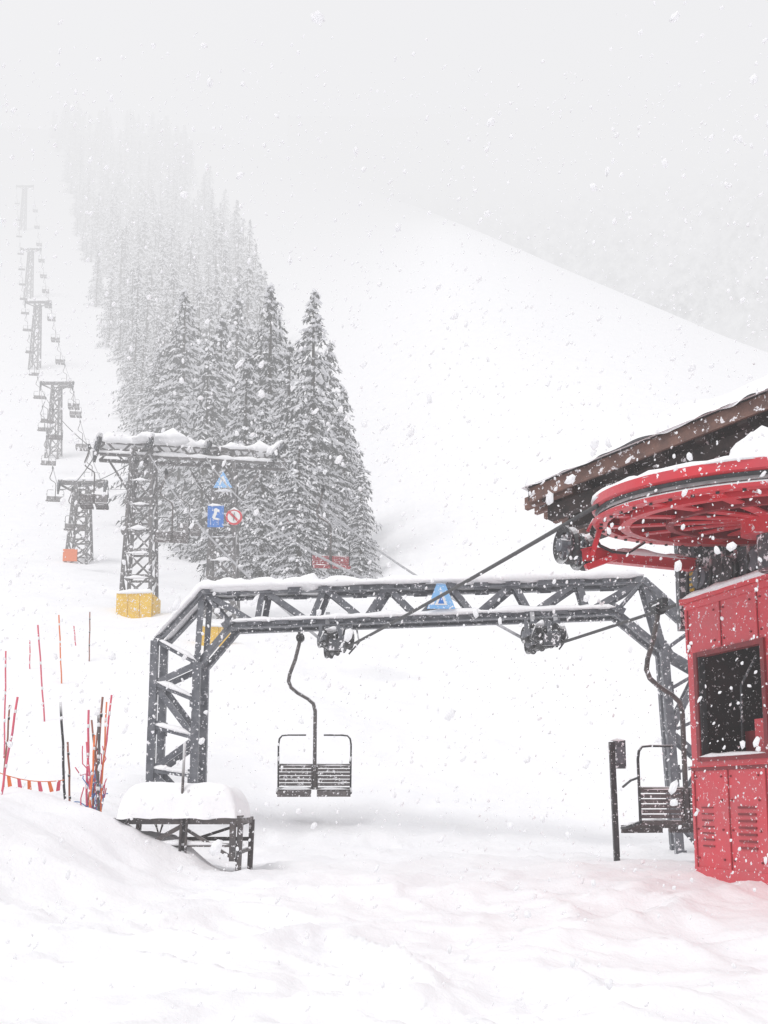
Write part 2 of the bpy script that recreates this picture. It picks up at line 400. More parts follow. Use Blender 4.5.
def chair_mesh(seatk,flip=1):
    mb=MB(); hang=[(-.25,0,0),(-.27,0,-.15),(-.33,0,-.4),(-.41,0,-.62),(-.43,0,-.74),(-.39,0,-.84),(-.28,0,-.93),(-.12,0,-1.02),(-.03,0,-1.10),(0,0,-1.22),(0,0,-1.5),(0,0,-2.42)]
    mb.tube(hang,.03,'rust',8)
    mb.bar((-.25,-.16,.02),(-.25,.16,.02),.07,.09,'black'); mb.disc((-.25,0,-.04),(0,1,0),.07,.12,'black',12)
    for s_ in (-1,1):
        mb.tube([(s_*.55,-.42*flip,-2.05),(s_*.565,-.2*flip,-1.98),(s_*.57,0,-1.95)],.015,'black',6)
        mb.tube([(s_*.57,0,-2.44),(s_*.575,0,-1.75),(s_*.56,0,-1.66),(s_*.52,0,-1.61),(s_*.42,0,-1.6),(s_*.14,0,-1.6)],.016,'black',6)
        mb.tube([(s_*.57,0,-2.44),(s_*.57,-.3*flip,-2.5),(s_*.56,-.46*flip,-2.52)],.02,'black',6)
        mb.bar((s_*.035,.015,-2.10),(s_*.035,.015,-2.45),.04,.02,'rust')
        x0,x1=s_*.045,s_*.56
        for i in range(6): 
            z=-2.10-i*.056; mb.bar((x0,0,z),(x1,0,z),.022,.045,seatk)
        for i in range(6):
            y=(-.05-i*.078)*flip; mb.bar((x0,y,-2.46-.008*i),(x1,y,-2.46-.008*i),.062,.022,seatk)
        mb.bar((x0,-.24*flip,-2.50),(x1,-.24*flip,-2.50),.04,.03,'rust')
        mb.bar((x0,-.47*flip,-2.53),(x1,-.47*flip,-2.53),.03,.09,seatk)
        mb.snowcap([(x0,-.22*flip,-2.455),(x1,-.22*flip,-2.455)],.34,.045)
        mb.snowcap([(x0,0,-2.08),(x1,0,-2.08)],.04,.02)
    mb.tube([(-.57,0,-2.07),(.57,0,-2.07)],.018,'rust',6)
    mb.tube([(-.57,.03,-2.44),(.57,.03,-2.44)],.02,'rust',6)
    return mb.mesh('chairlift_chair')
cm=chair_mesh('seat'); cm2=chair_mesh('seat',-1); cmr=chair_mesh('seatred')
nchair=[0]
def chair(me,clip,rot=0,sc=1,off=True):
    k=nchair[0]; nchair[0]+=1
    c=Vector(clip)
    if off: c=c+Vector((.25*math.cos(rot)*sc,.25*math.sin(rot)*sc,-.02))
    link(me,'chairlift_chair' if k==0 else 'chairlift_chair.%03d'%k,c,None,rot,sc)

# ---------------------------------------------------------------- near gantry
gan=empty('chairlift_gantry')
def dep(px): return 14.4-.8*(px-150)/540.
def dens(pts,ns):
    out=[]
    for (a,b,n) in zip(pts[:-1],pts[1:],ns):
        for i in range(n): out.append(a.lerp(b,i/n))
    out.append(pts[-1]); return out
outer=[P(x,y,dep(x)) for x,y in [(149,815),(155,641),(202,591),(644,579),(697,626),(714,858)]]
inner=[P(x,y,dep(x)) for x,y in [(193,815),(197,664),(230,625),(616,611),(664,650),(680,858)]]
ns=[4,1,14,1,5]
O=dens(outer,ns);I=dens(inner,ns); NO=len(O)
mb=MB(); back=Vector((.05,.40,0))
for off in (Vector((0,0,0)),back):
    for ch in (O,I):
        for a,b in zip(ch[:-1],ch[1:]): mb.lbar(a+off,b+off,.105,'steel')
    for i in range(NO):
        if i<=5 or i>=NO-7: mb.bar(O[i]+off,I[i]+off,.04,.08,'steel',(0,1,0))
        if i<NO-1:
            a,b=(O[i],I[i+1]) if i%2 else (I[i],O[i+1])
            mb.bar(a+off,b+off,.085,.03,'steel',(0,1,0))
            mb.bar(a+off+Vector((0,.03,0)),b+off+Vector((0,.03,0)),.02,.05,'steel',(0,1,0))
    for i in range(NO):
        for ch,oth in ((O,I),(I,O)):
            dd=(ch[min(i+1,NO-1)]-ch[max(i-1,0)]).normalized(); c=ch[i]+(oth[i]-ch[i]).normalized()*.04+off+Vector((0,-.02,0))
            mb.bar(c-dd*.10,c+dd*.10,.10,.012,'steel',(0,1,0))
for i in range(NO):
    mb.bar(O[i],O[i]+back,.05,.05,'steel'); mb.bar(I[i],I[i]+back,.05,.05,'steel')
mb.obj('truss_frame',gan)
mb=MB(); e_=NO-6
mb.snowcap([p+Vector((0,0,.055)) for p in O[4:e_]],.17,.10,seed=1)
mb.snowcap([p+back+Vector((0,0,.055)) for p in O[4:e_]],.17,.12,seed=2)
mb.snowcap([p+back*.5+Vector((0,0,.03)) for p in O[5:10]],.45,.19,seed=3)
mb.snowcap([p+back*.5+Vector((0,0,.03)) for p in O[12:17]],.4,.10,seed=4)
mb.snowcap([p+Vector((0,0,.055)) for p in I[5:e_]],.13,.06,seed=5)
mb.snowcap([p+back+Vector((0,0,.055)) for p in I[5:e_]],.13,.06,seed=6)
for i in (1,2,3,4): mb.snowcap([O[i]+Vector((0,0,.05)),I[i]+Vector((0,0,.05))],.12,.055,seed=i)
mb.obj('snow_cover',gan)
SL=P(338,641,14.0); SR=P(546,636,13.6)
T1L=P(148,452,38); T1R=P(277,458,39); WL=Vector((1.66,7.55,2.97)); WR=Vector((4.4,7.9,2.97))
mb=MB()
for S,W,T in ((SL,WL,T1L),(SR,WR,T1R)):
    d=Vector((T.x-W.x,T.y-W.y,0)).normalized(); side=Vector((-d.y,d.x,0))
    sheave_train(mb,S+Vector((0,.15,-.02)),d,4,.15,.30)
    sheave_train(mb,S+side*.2+Vector((0,.15,.05)),d,2,.12,.28)
    mb.bar(S+Vector((-.2,.15,.18)),S+Vector((.2,.15,.18)),.18,.07,'steel')
    for q in (-.16,.16):
        mb.bar(S+Vector((q,.1,.15)),S+Vector((q,.25,.45)),.06,.05,'steel')
    mb.tube([S+Vector((.16,-.1,-.2)),S+Vector((.3,.0,-.02)),S+Vector((.26,.1,.2))],.012,'black',6)
    mb.tube([S+Vector((-.18,-.25,.1)),S+Vector((-.26,-.3,-.08)),S+Vector((-.1,-.35,-.2)),S+Vector((.1,-.35,-.2))],.012,'black',6)
    mb.bar(S+Vector((-.1,-.45,-.12)),S+Vector((.12,-.45,-.12)),.05,.16,'machine')
    mb.snowcap([S+Vector((-.15,-.2,.14)),S+Vector((.15,.3,.15))],.14,.07)
mb.obj('sheave_assemblies',gan)
sg=empty('triangle_direction_sign'); c=P(441,597,13.85)
mb=MB(); mb.add([(c.x-.2,c.y,c.z-.17),(c.x+.2,c.y,c.z-.17),(c.x+.06,c.y,c.z+.19),(c.x-.06,c.y,c.z+.19),(c.x-.2,c.y-.02,c.z-.17),(c.x+.2,c.y-.02,c.z-.17),(c.x+.06,c.y-.02,c.z+.19),(c.x-.06,c.y-.02,c.z+.19)],[(0,1,2,3),(7,6,5,4),(0,4,5,1),(1,5,6,2),(2,6,7,3),(3,7,4,0)],'lblue')
mb.add([(c.x-.09,c.y-.024,c.z-.12),(c.x+.09,c.y-.024,c.z-.12),(c.x,c.y-.024,c.z+.08)],[(0,1,2)],'white')
mb.add([(c.x-.045,c.y-.027,c.z-.10),(c.x+.045,c.y-.027,c.z-.10),(c.x,c.y-.027,c.z+.02)],[(0,1,2)],'blue')
mb.snowcap([c+Vector((-.07,-.01,.185)),c+Vector((.07,-.01,.185))],.07,.05); mb.obj('sign_plate',sg)

# ---------------------------------------------------------------- upper portal tower
tw=empty('chairlift_portal_tower'); mb=MB()
pa=P(139,600,38); pb=P(223,578,39.5)
for p,py,d in ((pa,452,38),(pb,455,39.5)):
    t_=P(139 if p is pa else 223,py,d); gz=ground(p.x,p.y)
    lattice(mb,(p.x,p.y,gz-.6),(p.x,p.y,t_.z),1.2,.75,7,.095,'steelfar')
bl=P(94,441,37.3); br=P(286,452,39.8)
for oz in (0,-.5):
    for oy in (0,.8):
        mb.bar(bl+Vector((0,oy,oz)),br+Vector((0,oy,oz)),.12,.12,'steelfar')
nseg=16
for i in range(nseg):
    for oy in (0,.8):
        a=bl.lerp(br,i/nseg)+Vector((0,oy,0 if i%2 else -.5)); b=bl.lerp(br,(i+1)/nseg)+Vector((0,oy,-.5 if i%2 else 0)); mb.bar(a,b,.07,.07,'steelfar')
    mb.bar(bl.lerp(br,i/nseg),bl.lerp(br,i/nseg)+Vector((0,.8,0)),.07,.07,'steelfar')
for p in (pa,pb):
    z=bl.z-.5
    for s_ in (-1,1): mb.bar((p.x+s_*.3,p.y,z-1.7),(p.x+s_*1.4,p.y,z),.08,.08,'steelfar')
dr=Vector((-.36,.93,0)).normalized()
T3rd=P(97,452,37.3)
for c in (T1L,T1R,T3rd,P(205,456,39)):
    sheave_train(mb,c+Vector((0,0,.12)),dr,6,.2,.42); mb.bar(c+Vector((0,0,.2)),c+Vector((0,0,.6)),.1,.1,'steelfar')
    mb.snowcap([c+dr*-1.2+Vector((0,0,.35)),c+dr*1.2+Vector((0,0,.35))],.3,.16,step=.2)
mb.obj('lattice_frame',tw)
mb=MB(); mb.snowcap([bl+Vector((0,.4,.06)),br+Vector((0,.4,.06))],1.05,.28,step=.2,seed=3); 
mb.snowcap([bl+Vector((1.4,.4,.2)),bl+Vector((3.6,.4,.2))],.8,.30,step=.2)
mb.snowcap([bl+Vector((0,.0,-.44)),br+Vector((0,.0,-.44))],.18,.13,step=.2,seed=5)
for p in (pa,pb):
    gz=ground(p.x,p.y)
    for j in range(1,7):
        f=j/7; w_=.5*(1.2-.45*f); z=gz-.6+(bl.z-gz+.1)*f
        mb.snowcap([(p.x-w_,p.y-w_,z),(p.x+w_,p.y-w_,z)],.13,.11,step=.2,seed=j)
mb.obj('snow_cover',tw)
mb=MB()
p=pa; gz=ground(p.x,p.y)
for i in range(3): mb.box((p.x-.68+.45*i,p.y-.72,gz-.3),(p.x-.25+.45*i,p.y-.6,gz+.72+.03*i),'yellow')
for i in range(3): mb.box((p.x-.7,p.y-.55+.4*i,gz-.3),(p.x-.6,p.y-.18+.4*i,gz+.72),'yellow'); mb.box((p.x+.6,p.y-.55+.4*i,gz-.3),(p.x+.7,p.y-.18+.4*i,gz+.70),'yellow')
mb.snowcap([(p.x-.7,p.y-.66,gz+.72),(p.x+.72,p.y-.66,gz+.76)],.22,.12)
mb.obj('yellow_padding',tw)
q=P(213,609,33); gz=ground(q.x,q.y)
mb=MB(); cz=gz+.2
for i in range(3): mb.box((q.x-.5+.36*i,q.y,cz-.3),(q.x-.16+.36*i,q.y+.3,cz+.55-.05*i),'yellow')
mb.snowcap([(q.x-.6,q.y+.15,cz+.5),(q.x+.65,q.y+.15,cz+.42)],.5,.16); mb.obj('yellow_crash_pad')
def frame_round(c,r,name):
    s_=empty(name); mb=MB()
    mb.disc(c,(0,1,0),r,.03,'red',24); mb.disc(c-Vector((0,.02,0)),(0,1,0),r*.75,.015,'white',24)
    mb.bar(c+Vector((-r*.6,-.04,r*.6)),c+Vector((r*.6,-.04,-r*.6)),.01,.09,'red'); mb.bar(c+Vector((-.02,-.033,-r*.5)),c+Vector((.02,-.033,r*.5)),.008,.12,'black')
    mb.bar(c+Vector((0,.03,r)),c+Vector((0,.03,-r*1.3)),.05,.05,'steelfar'); mb.snowcap([c+Vector((-r*.6,0,r*.78)),c+Vector((0,0,r)),c+Vector((r*.6,0,r*.78))],.1,.07); mb.obj('plate',s_)
frame_round(P(234,517,38.3),.33,'prohibition_sign')
s_=empty('blue_information_sign'); mb=MB(); c=P(216,516,38.4); mb.box((c.x-.33,c.y-.03,c.z-.46),(c.x+.31,c.y,c.z+.42),'blue')
mb.disc(c+Vector((0,-.035,.22)),(0,1,0),.09,.01,'white',12); mb.bar(c+Vector((0,-.04,.15)),c+Vector((-.1,-.04,-.1)),.01,.12,'white'); mb.bar(c+Vector((-.1,-.04,-.1)),c+Vector((.12,-.04,-.15)),.01,.08,'white'); mb.bar(c+Vector((.1,-.04,-.15)),c+Vector((.1,-.04,-.38)),.01,.08,'white')
mb.bar(c+Vector((-.2,-.04,-.1)),c+Vector((-.2,-.04,-.38)),.01,.05,'white'); mb.snowcap([c+Vector((-.33,-.01,.42)),c+Vector((.31,-.01,.42))],.12,.09);mb.obj('plate',s_)
s_=empty('triangular_warning_sign'); mb=MB(); c=P(223,480,38.4)
mb.add([(c.x-.38,c.y,c.z-.32),(c.x+.38,c.y,c.z-.32),(c.x,c.y,c.z+.36),(c.x-.38,c.y-.03,c.z-.32),(c.x+.38,c.y-.03,c.z-.32),(c.x,c.y-.03,c.z+.36)],[(0,1,2),(5,4,3),(0,3,4,1),(1,4,5,2),(2,5,3,0)],'lblue'); mb.bar(c+Vector((-.12,-.035,-.2)),c+Vector((0,-.035,.15)),.01,.07,'white'); mb.bar(c+Vector((.12,-.035,-.2)),c+Vector((0,-.037,.15)),.01,.07,'white'); mb.obj('plate',s_)

# ---------------------------------------------------------------- distant pylons
def pylon(name,px,d,toppy,arm,w0=1.3,w1=.75):
    r=empty(name); mb=MB(); tp=P(px,toppy,d); gz=ground(tp.x,tp.y); b=Vector((tp.x,tp.y,gz-.5))
    if tp.z-gz<5: tp.z=gz+5
    lattice(mb,b,tp-Vector((0,0,.35)),w0,w1,6,.09+d*.0003,'steelfar')
    L=tp-Vector((arm/2,0,0)); R=tp+Vector((arm/2,0,0)); th=.16+d*.0006
    mb.bar(L,R,.5,th,'steelfar'); mb.bar(L+Vector((0,0,-.1)),tp+Vector((0,0,-.9)),.12,.12,'steelfar'); mb.bar(R+Vector((0,0,-.1)),tp+Vector((0,0,-.9)),.12,.12,'steelfar')
    for c in (L,R): sheave_train(mb,c+Vector((0,0,-.3)),dr,4,.25,.5)
    mb.snowcap([L+Vector((0,0,.08)),R+Vector((0,0,.08))],.6,.25,step=.3)
    if name=='chairlift_pylon' : 
        mb.box((b.x-.75,b.y-.8,gz-.2),(b.x+.1,b.y-.68,gz+.55),'orange')
    mb.obj('lattice_mast',r)
    return L+Vector((0,0,-.45)),R+Vector((0,0,-.45))
pyl=[pylon('chairlift_pylon',81,60,516,2.9),pylon('chairlift_pylon.001',57,100,383,3.4),pylon('chairlift_pylon.002',38,140,302,3.8),
     pylon('chairlift_pylon.003',31,185,249,4.0),pylon('chairlift_pylon.004',25,240,186,4.4)]
rp=empty('haul_ropes'); mb=MB()
def rope(a,b,sag=.0,r=.022,n=14,k='rope'):
    a=Vector(a);b=Vector(b); pts=[a.lerp(b,i/n)-Vector((0,0,sag*4*(i/n)*(1-i/n))) for i in range(n+1)]
    mb.tube(pts,r,k,6); return pts
rope(WL,SL+Vector((0,0,-.16)),.02,.021); rope(WR,SR+Vector((0,0,-.16)),.02,.021)
def rp_(pts,f):
    x=f*(len(pts)-1); i=min(int(x),len(pts)-2); return pts[i].lerp(pts[i+1],x-i)
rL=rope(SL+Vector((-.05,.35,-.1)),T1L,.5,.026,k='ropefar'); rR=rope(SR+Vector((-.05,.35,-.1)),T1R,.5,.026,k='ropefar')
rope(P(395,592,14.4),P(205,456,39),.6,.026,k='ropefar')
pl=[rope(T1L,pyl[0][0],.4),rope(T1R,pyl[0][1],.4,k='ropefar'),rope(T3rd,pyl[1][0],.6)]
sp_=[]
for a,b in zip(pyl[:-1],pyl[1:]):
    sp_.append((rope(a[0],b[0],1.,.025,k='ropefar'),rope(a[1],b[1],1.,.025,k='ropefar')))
rope(pyl[0][0],T3rd,.5)
mb.obj('rope_strands',rp)
rot=math.radians(8)
def on(pts,y):
    for a,b in zip(pts[:-1],pts[1:]):
        if a.y<=y<=b.y or b.y<=y<=a.y:
            return a.lerp(b,(y-a.y)/(b.y-a.y))
    return pts[0]
chair(cm,on(rL,15.9)+Vector((-.08,0,-.12)),math.radians(3))
c=Vector((3.14,11.25,2.92)); chair(cm2,c,math.radians(14))
chair(cmr,on(rR,29.5)+Vector((0,0,.55)),rot)
chair(cm,on(rL,34.4)+Vector((.25,0,0)),rot,1.05)
chair(cm2,on(pl[2],40.5),rot)
chair(cm,on(pl[0],55),rot); chair(cm2,on(pl[1],56),rot); chair(cm2,on(pl[1],48),rot)
chair(cm,on(pl[2],72),rot,.95); chair(cm,on(pl[2],86),rot,.95)
for q,(l,r) in enumerate(sp_):
    for f in ((.12,.38,.63,.88) if q else (.2,.5,.8)): chair(cm,rp_(l,f),rot,1.0); chair(cm2,rp_(r,(f+.15)%1),rot,1.0)

# ---------------------------------------------------------------- booth
bo=empty('red_lift_booth'); C0=Vector((2.76,9.0,0)); ax=Vector((.31,-.95,0)).normalized(); bx=Vector((.95,.31,0)).normalized()
HB=2.47; LEN=2.3; DEP=2.2
def Q(s,t,z): return C0+ax*s+bx*t+Vector((0,0,z))
mb=MB(); th=.07; zb=-.3
ws,we,wz,wt=.15,1.02,1.07,1.97
def panel(s0,s1,z0,z1,t0=0,t1=th,k='redwall'): mb.obox(Q(s0,t0,z0),ax*(s1-s0),bx*(t1-t0),(0,0,z1-z0),k)
panel(0,LEN,zb,wz); panel(0,ws,wz,wt); panel(we,LEN,wz,wt); panel(0,LEN,wt,HB)
mb.obox(Q(0,th,zb),ax*th,bx*(DEP-th),(0,0,HB-zb),'redwall')
mb.obox(Q(LEN-th,th,zb),ax*th,bx*(DEP-th),(0,0,1.1-zb),'redwall'); mb.obox(Q(LEN-th,th,2.0),ax*th,bx*(DEP-th),(0,0,HB-2.0),'redwall')
mb.obox(Q(LEN-th,th,1.1),ax*th,bx*.2,(0,0,.9),'redwall'); mb.obox(Q(LEN-th,DEP-.3,1.1),ax*th,bx*.3,(0,0,.9),'redwall')
mb.obox(Q(th,DEP-th,zb),ax*(LEN-2*th),bx*th,(0,0,HB-zb),'redwall')
mb.obox(Q(-.04,-.04,HB),ax*(LEN+.08),bx*(DEP+.08),(0,0,.05),'red')
mb.obj('walls',bo)
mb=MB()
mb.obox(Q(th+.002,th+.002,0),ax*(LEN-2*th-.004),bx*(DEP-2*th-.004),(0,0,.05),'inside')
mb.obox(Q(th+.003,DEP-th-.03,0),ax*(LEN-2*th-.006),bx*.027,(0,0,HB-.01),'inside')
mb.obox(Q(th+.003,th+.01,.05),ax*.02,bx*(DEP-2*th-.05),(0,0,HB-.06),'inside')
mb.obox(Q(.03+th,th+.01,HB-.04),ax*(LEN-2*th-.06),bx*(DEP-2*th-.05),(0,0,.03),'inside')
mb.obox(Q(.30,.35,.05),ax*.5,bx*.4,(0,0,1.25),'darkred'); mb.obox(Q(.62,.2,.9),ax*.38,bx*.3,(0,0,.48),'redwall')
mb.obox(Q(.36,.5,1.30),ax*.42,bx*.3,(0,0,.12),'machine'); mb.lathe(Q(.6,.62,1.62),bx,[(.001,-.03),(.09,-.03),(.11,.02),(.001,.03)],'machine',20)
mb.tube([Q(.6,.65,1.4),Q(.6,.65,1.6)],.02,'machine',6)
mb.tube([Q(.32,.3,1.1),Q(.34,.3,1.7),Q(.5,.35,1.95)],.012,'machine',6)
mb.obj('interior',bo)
mb=MB()
def fr(s0,s1,z0,z1,p=.025,k='darkred'): mb.obox(Q(s0,-p,z0),ax*(s1-s0),bx*(p+.05),(0,0,z1-z0),k)
fr(ws-.035,ws+.01,wz-.035,wt+.035); fr(we-.01,we+.035,wz-.035,wt+.035); fr(ws+.011,we-.011,wz-.035,wz+.008,.022); fr(ws+.011,we-.011,wt-.008,wt+.035,.022)
fr(ws+.011,ws+.03,wz+.009,wt-.009,.01,'black'); fr(we-.03,we-.011,wz+.009,wt-.009,.01,'black')
mb.snowcap([Q(ws,-.02,wz+.01),Q(we,-.02,wz+.01)],.05,.025)
def strip(s0,s1,z0,z1,p,k): mb.obox(Q(s0,-p,z0),ax*(s1-s0),bx*(p-.001),(0,0,z1-z0),k)
strip(0,LEN,.955,.985,.012,'darkred'); strip(0,LEN,.985,.995,.02,'red')
for s_ in (.0,.47,.95,1.45,1.95): strip(s_,s_+.03,-.2,.954,.015,'redwall'); strip(s_+.031,s_+.037,-.2,.954,.004,'darkred')
for s_ in (.0,.47,.95,1.45,1.95): strip(s_,s_+.028,wt+.05,HB-.06,.014,'redwall'); strip(s_+.029,s_+.035,wt+.05,HB-.06,.004,'darkred')
strip(0,LEN,HB-.06,HB-.002,.02,'redwall'); strip(0,LEN,-.2,.12,.018,'redwall')
for i in range(7):
    z=.30+i*.055; strip(.62,.84,z,z+.018,.012,'darkred'); strip(.12,.28,z,z+.012,.009,'darkred')
for s_ in (.06,.41,.54,.89,1.02,1.4):
    for z in (.2,.45,.7,.9,2.08,2.35): mb.disc(Q(s_,-.006,z),bx,.009,.012,'darkred',8)
mb.obj('trim',bo)
mb=MB()
mb.obox(Q(-.02,.03,HB+.05),ax*2.0,bx*1.6,(0,0,.28),'machine')
mb.obox(Q(.0,.2,HB+.33),ax*.35,bx*1.4,(0,0,.12),'machine')
mb.obox(Q(-.22,.15,HB-.1),ax*.08,bx*2.1,(0,0,1.35),'machine')
for i in range(8): mb.bar(Q(-.28,.18+i*.22,HB-.05),Q(-.28,.18+i*.22,HB+1.2),.035,.035,'steel'); mb.bar(Q(-.12,.18+i*.22,HB+.1),Q(-.12,.18+i*.22,HB+1.2),.03,.03,'steel')
mb.bar(Q(-.10,.15,HB+.75),Q(-.10,2.1,HB+.75),.05,.07,'steel')
for t_ in (.12,1.9): mb.bar(Q(-.18,t_,HB-.2),Q(-.18,t_,4.0),.12,.12,'machine')
for i in range(9):
    s_=.05+i*.17; mb.tube([Q(s_,-.01,HB+.08),Q(s_+.05,-.035,HB+.2),Q(s_+.02,-.01,HB+.33)],.016,'black',6)
mb.disc(Q(.25,.0,HB+.2),bx,.10,.06,'steel',16); mb.disc(Q(.62,.0,HB+.19),bx,.12,.07,'black',16); mb.disc(Q(1.0,.0,HB+.19),bx,.09,.07,'steel',16)
for i in range(4):
    mb.obox(Q(.06,.01,HB+.11+i*.05),ax*.06,bx*.012,(0,0,.025),'yellow')
mb.snowcap([Q(.02,-.03,HB+.05),Q(1.5,-.03,HB+.05)],.10,.05); mb.obj('drive_machinery',bo)

# ---------------------------------------------------------------- bullwheel
bw=empty('bullwheel'); WC=Vector((3.08,7.6,2.975)); tl=math.radians(5.8)
AX=Vector((0,-math.sin(tl),math.cos(tl))); e1=Vector((1,0,0)); e2=AX.cross(e1)
def W(a,r,h): return WC+(e1*math.cos(a)+e2*math.sin(a))*r+AX*h
mb=MB()
mb.lathe(WC,AX,[(1.30,-.10),(1.40,-.10),(1.42,-.075),(1.36,-.045),(1.36,.0),(1.42,.02),(1.42,.085),(1.30,.085)],'red',96)
mb.lathe(WC,AX,[(1.362,-.043),(1.395,-.05),(1.38,-.022),(1.395,.004),(1.362,-.002)],'black',96)
mb.lathe(WC,AX,[(1.12,-.12),(1.20,-.12),(1.20,-.03),(1.12,-.03)],'red',80)
mb.lathe(WC,AX,[(.78,-.12),(.84,-.12),(.84,.0),(.78,.0)],'darkred',64)
mb.lathe(WC,AX,[(.25,.01),(1.31,.01),(1.31,.03),(.25,.03)],'darkred',80)
for i in range(16):
    a=2*math.pi*i/16+.1
    mb.bar(W(a,.25,-.04),W(a,1.305,-.04),.05,.10,'darkred',AX); mb.bar(W(a,.25,-.095),W(a,1.29,-.095),.09,.015,'red',AX)
    mb.bar(W(a+.1,1.15,-.05),W(a-.05,1.31,-.05),.04,.06,'darkred',AX)
for i in range(48):
    a=2*math.pi*i/48; mb.disc(W(a,1.35,-.105),AX,.014,.02,'black',6)
mb.lathe(WC,AX,[(.05,-.22),(.27,-.22),(.27,.12),(.05,.12)],'red',32)
mb.disc(WC-Vector((0,0,.25)),(0,0,1),.16,.5,'machine',20); mb.disc(WC+AX*.15,AX,.15,.1,'machine',20)
mb.obj('wheel',bw)
mb=MB()
mb.snowcap([W(a,1.28,.085) for a in [math.radians(x) for x in range(150,300,5)]],.28,.075,seed=2)
cc=W(math.radians(246),1.12,.085)
vs=[];
for i in range(9):
    for j in range(20):
        ph=math.pi/2*i/8; a=2*math.pi*j/20; r=1+.12*mnoise.noise(Vector((math.cos(a)*2,math.sin(a)*2,i*.4)))
        vs.append(cc+Vector((math.cos(a)*math.cos(ph)*.27*r,math.sin(a)*math.cos(ph)*.27*r,math.sin(ph)*.26*r-.01)))
mb.add(vs,[(i*20+j,i*20+(j+1)%20,(i+1)*20+(j+1)%20,(i+1)*20+j) for i in range(8) for j in range(20)],'cap',True)
mb.obj('snow_heap',bw)
ga=empty('guide_sheave_arm'); mb=MB(); g0=P(576,548,8.05); g1=P(692,566,8.85)
mb.bar(g0+Vector((.08,0,-.06)),g1,.08,.09,'red'); mb.bar(g0+Vector((.08,0,-.005)),g1+Vector((0,0,.055)),.11,.012,'red')
mb.bar(g0+Vector((.08,.02,-.16)),g0+Vector((.34,.05,-.06)),.05,.05,'red'); mb.bar(g0+Vector((.12,0,-.08)),g0+Vector((.2,0,.16)),.07,.04,'red')
sd=Vector((.94,.33,0))
for s_,ddy in ((-.10,-.05),(.08,.12)):
    c=g0+sd*s_+Vector((0,ddy,.0)); r=.155
    mb.lathe(c,sd,[(r*.72,-.02),(r*.8,-.02),(r,-.04),(r,-.025),(r*.88,0),(r,.025),(r,.04),(r*.8,.02),(r*.72,.02)],'black',26)
    mb.disc(c,sd,.055,.14,'steel',12)
    for i in range(6):
        a=i*1.0472; mb.bar(c,c+(Vector((-sd.y,sd.x,0))*math.cos(a)+Vector((0,0,1))*math.sin(a))*r*.78,.03,.03,'steel')
    mb.snowcap([c+Vector((0,-.05,r)),c+Vector((0,.05,r))],.07,.03)
mb.tube([g0+Vector((.15,0,.1)),g0+Vector((.2,0,.02)),g0+Vector((.3,0,-.03)),g0+Vector((.45,.1,-.02)),g0+Vector((.62,.2,.1))],.014,'black',6)
mb.tube([g0+Vector((.1,0,.14)),g0+Vector((.15,0,.24)),g0+Vector((.3,0,.2)),g0+Vector((.5,.1,.16))],.014,'red',6)
mb.snowcap([g0+Vector((.3,.1,.0)),g1+Vector((0,0,.062))],.09,.035)
mb.obj('arm',ga)

# ---------------------------------------------------------------- shelter roof
ro=empty('shelter_roof'); A=P(531,493,9.5); be=Vector((.8,-.6,0)); ee=Vector((.6,.8,0))
Bend=P(768,402,8.19); slope=(Bend.z-A.z)/((Bend-A).to_2d().length); bd=be+Vector((0,0,slope)); LB=5.2; LE=1.35; up=Vector((0,0,1))
mb=MB()
mb.obox(A,bd*LB,ee*LE,up*.03,'woodd')
mb.obox(A-ee*.035-up*.10,bd*LB,ee*.033,up*.14,'wood')
mb.obox(A-ee*.06+up*.041,bd*LB,ee*(LE+.08),up*.025,'black')
mb.obox(A-bd*.03-up*.07,bd*.028,ee*LE,up*.10,'woodd')
for i in range(14):
    mb.obox(A+bd*(.12+i*.38)-up*.13,bd*.08,ee*(LE+.0),up*.128,'woodd')
for r_ in (.15,.6,1.1): mb.obox(A+ee*r_-up*.27+bd*.1,bd*(LB-.2),ee*.1,up*.138,'woodd')
for i in range(7): mb.obox(A-bd*.1+ee*(.05+.2*i)-up*.12,bd*.5,ee*.06,up*.118,'wood')
for s_,r_ in ((3.,.6),(4.6,.2),(4.6,1.1)):
    p=A+bd*s_+ee*r_; mb.bar((p.x,p.y,HB if s_<4 else -.3),(p.x,p.y,p.z-.2),.14,.14,'woodd')
mb.obj('timber',ro)
mb=MB(); mb.slab(A-bd*.06-ee*.09+up*.068,bd*(LB+.1),ee*(LE+.16),.15,nu=160,nv=24,edge=.10,amp=.7,jit=.06)
mb.obj('snow_cover',ro)

# ---------------------------------------------------------------- platform
pt=empty('steel_platform'); mb=MB(); zt=.50
x0,x1,y0,y1=-2.58,-1.40,9.75,10.6
def gb(x,y): return ground(x,y)-.15
for x,y in ((x0,y0),(x1,y0),(x0,y1),(x1,y1),(-1.95,y0)):
    mb.bar((x,y,gb(x,y)),(x+.02,y,zt),.05,.05,'rust')
for y in (y0,y1): mb.bar((x0-.03,y,zt),(x1+.03,y,zt),.06,.06,'rust')
for x in (x0,x1): mb.bar((x,y0,zt-.002),(x,y1,zt-.002),.055,.055,'rust')
mb.bar((x0,y0,.28),(x1,y0,.27),.035,.035,'rust'); mb.bar((x0,y0,.1),(-1.95,y0,.45),.04,.04,'rust'); mb.bar((-1.95,y0,.45),(x1,y0-.0,.12),.03,.03,'rust')
mb.bar((x1,y0,.2),(x1,y1,.2),.035,.035,'rust'); mb.bar((x0,y1,.3),(x1,y1,.3),.04,.04,'rust'); mb.bar((x0,y1,.1),(x1,y1,.48),.03,.03,'rust')
mb.box((x0,y0+.03,zt+.03),(x1,y1-.03,zt+.05),'rust')
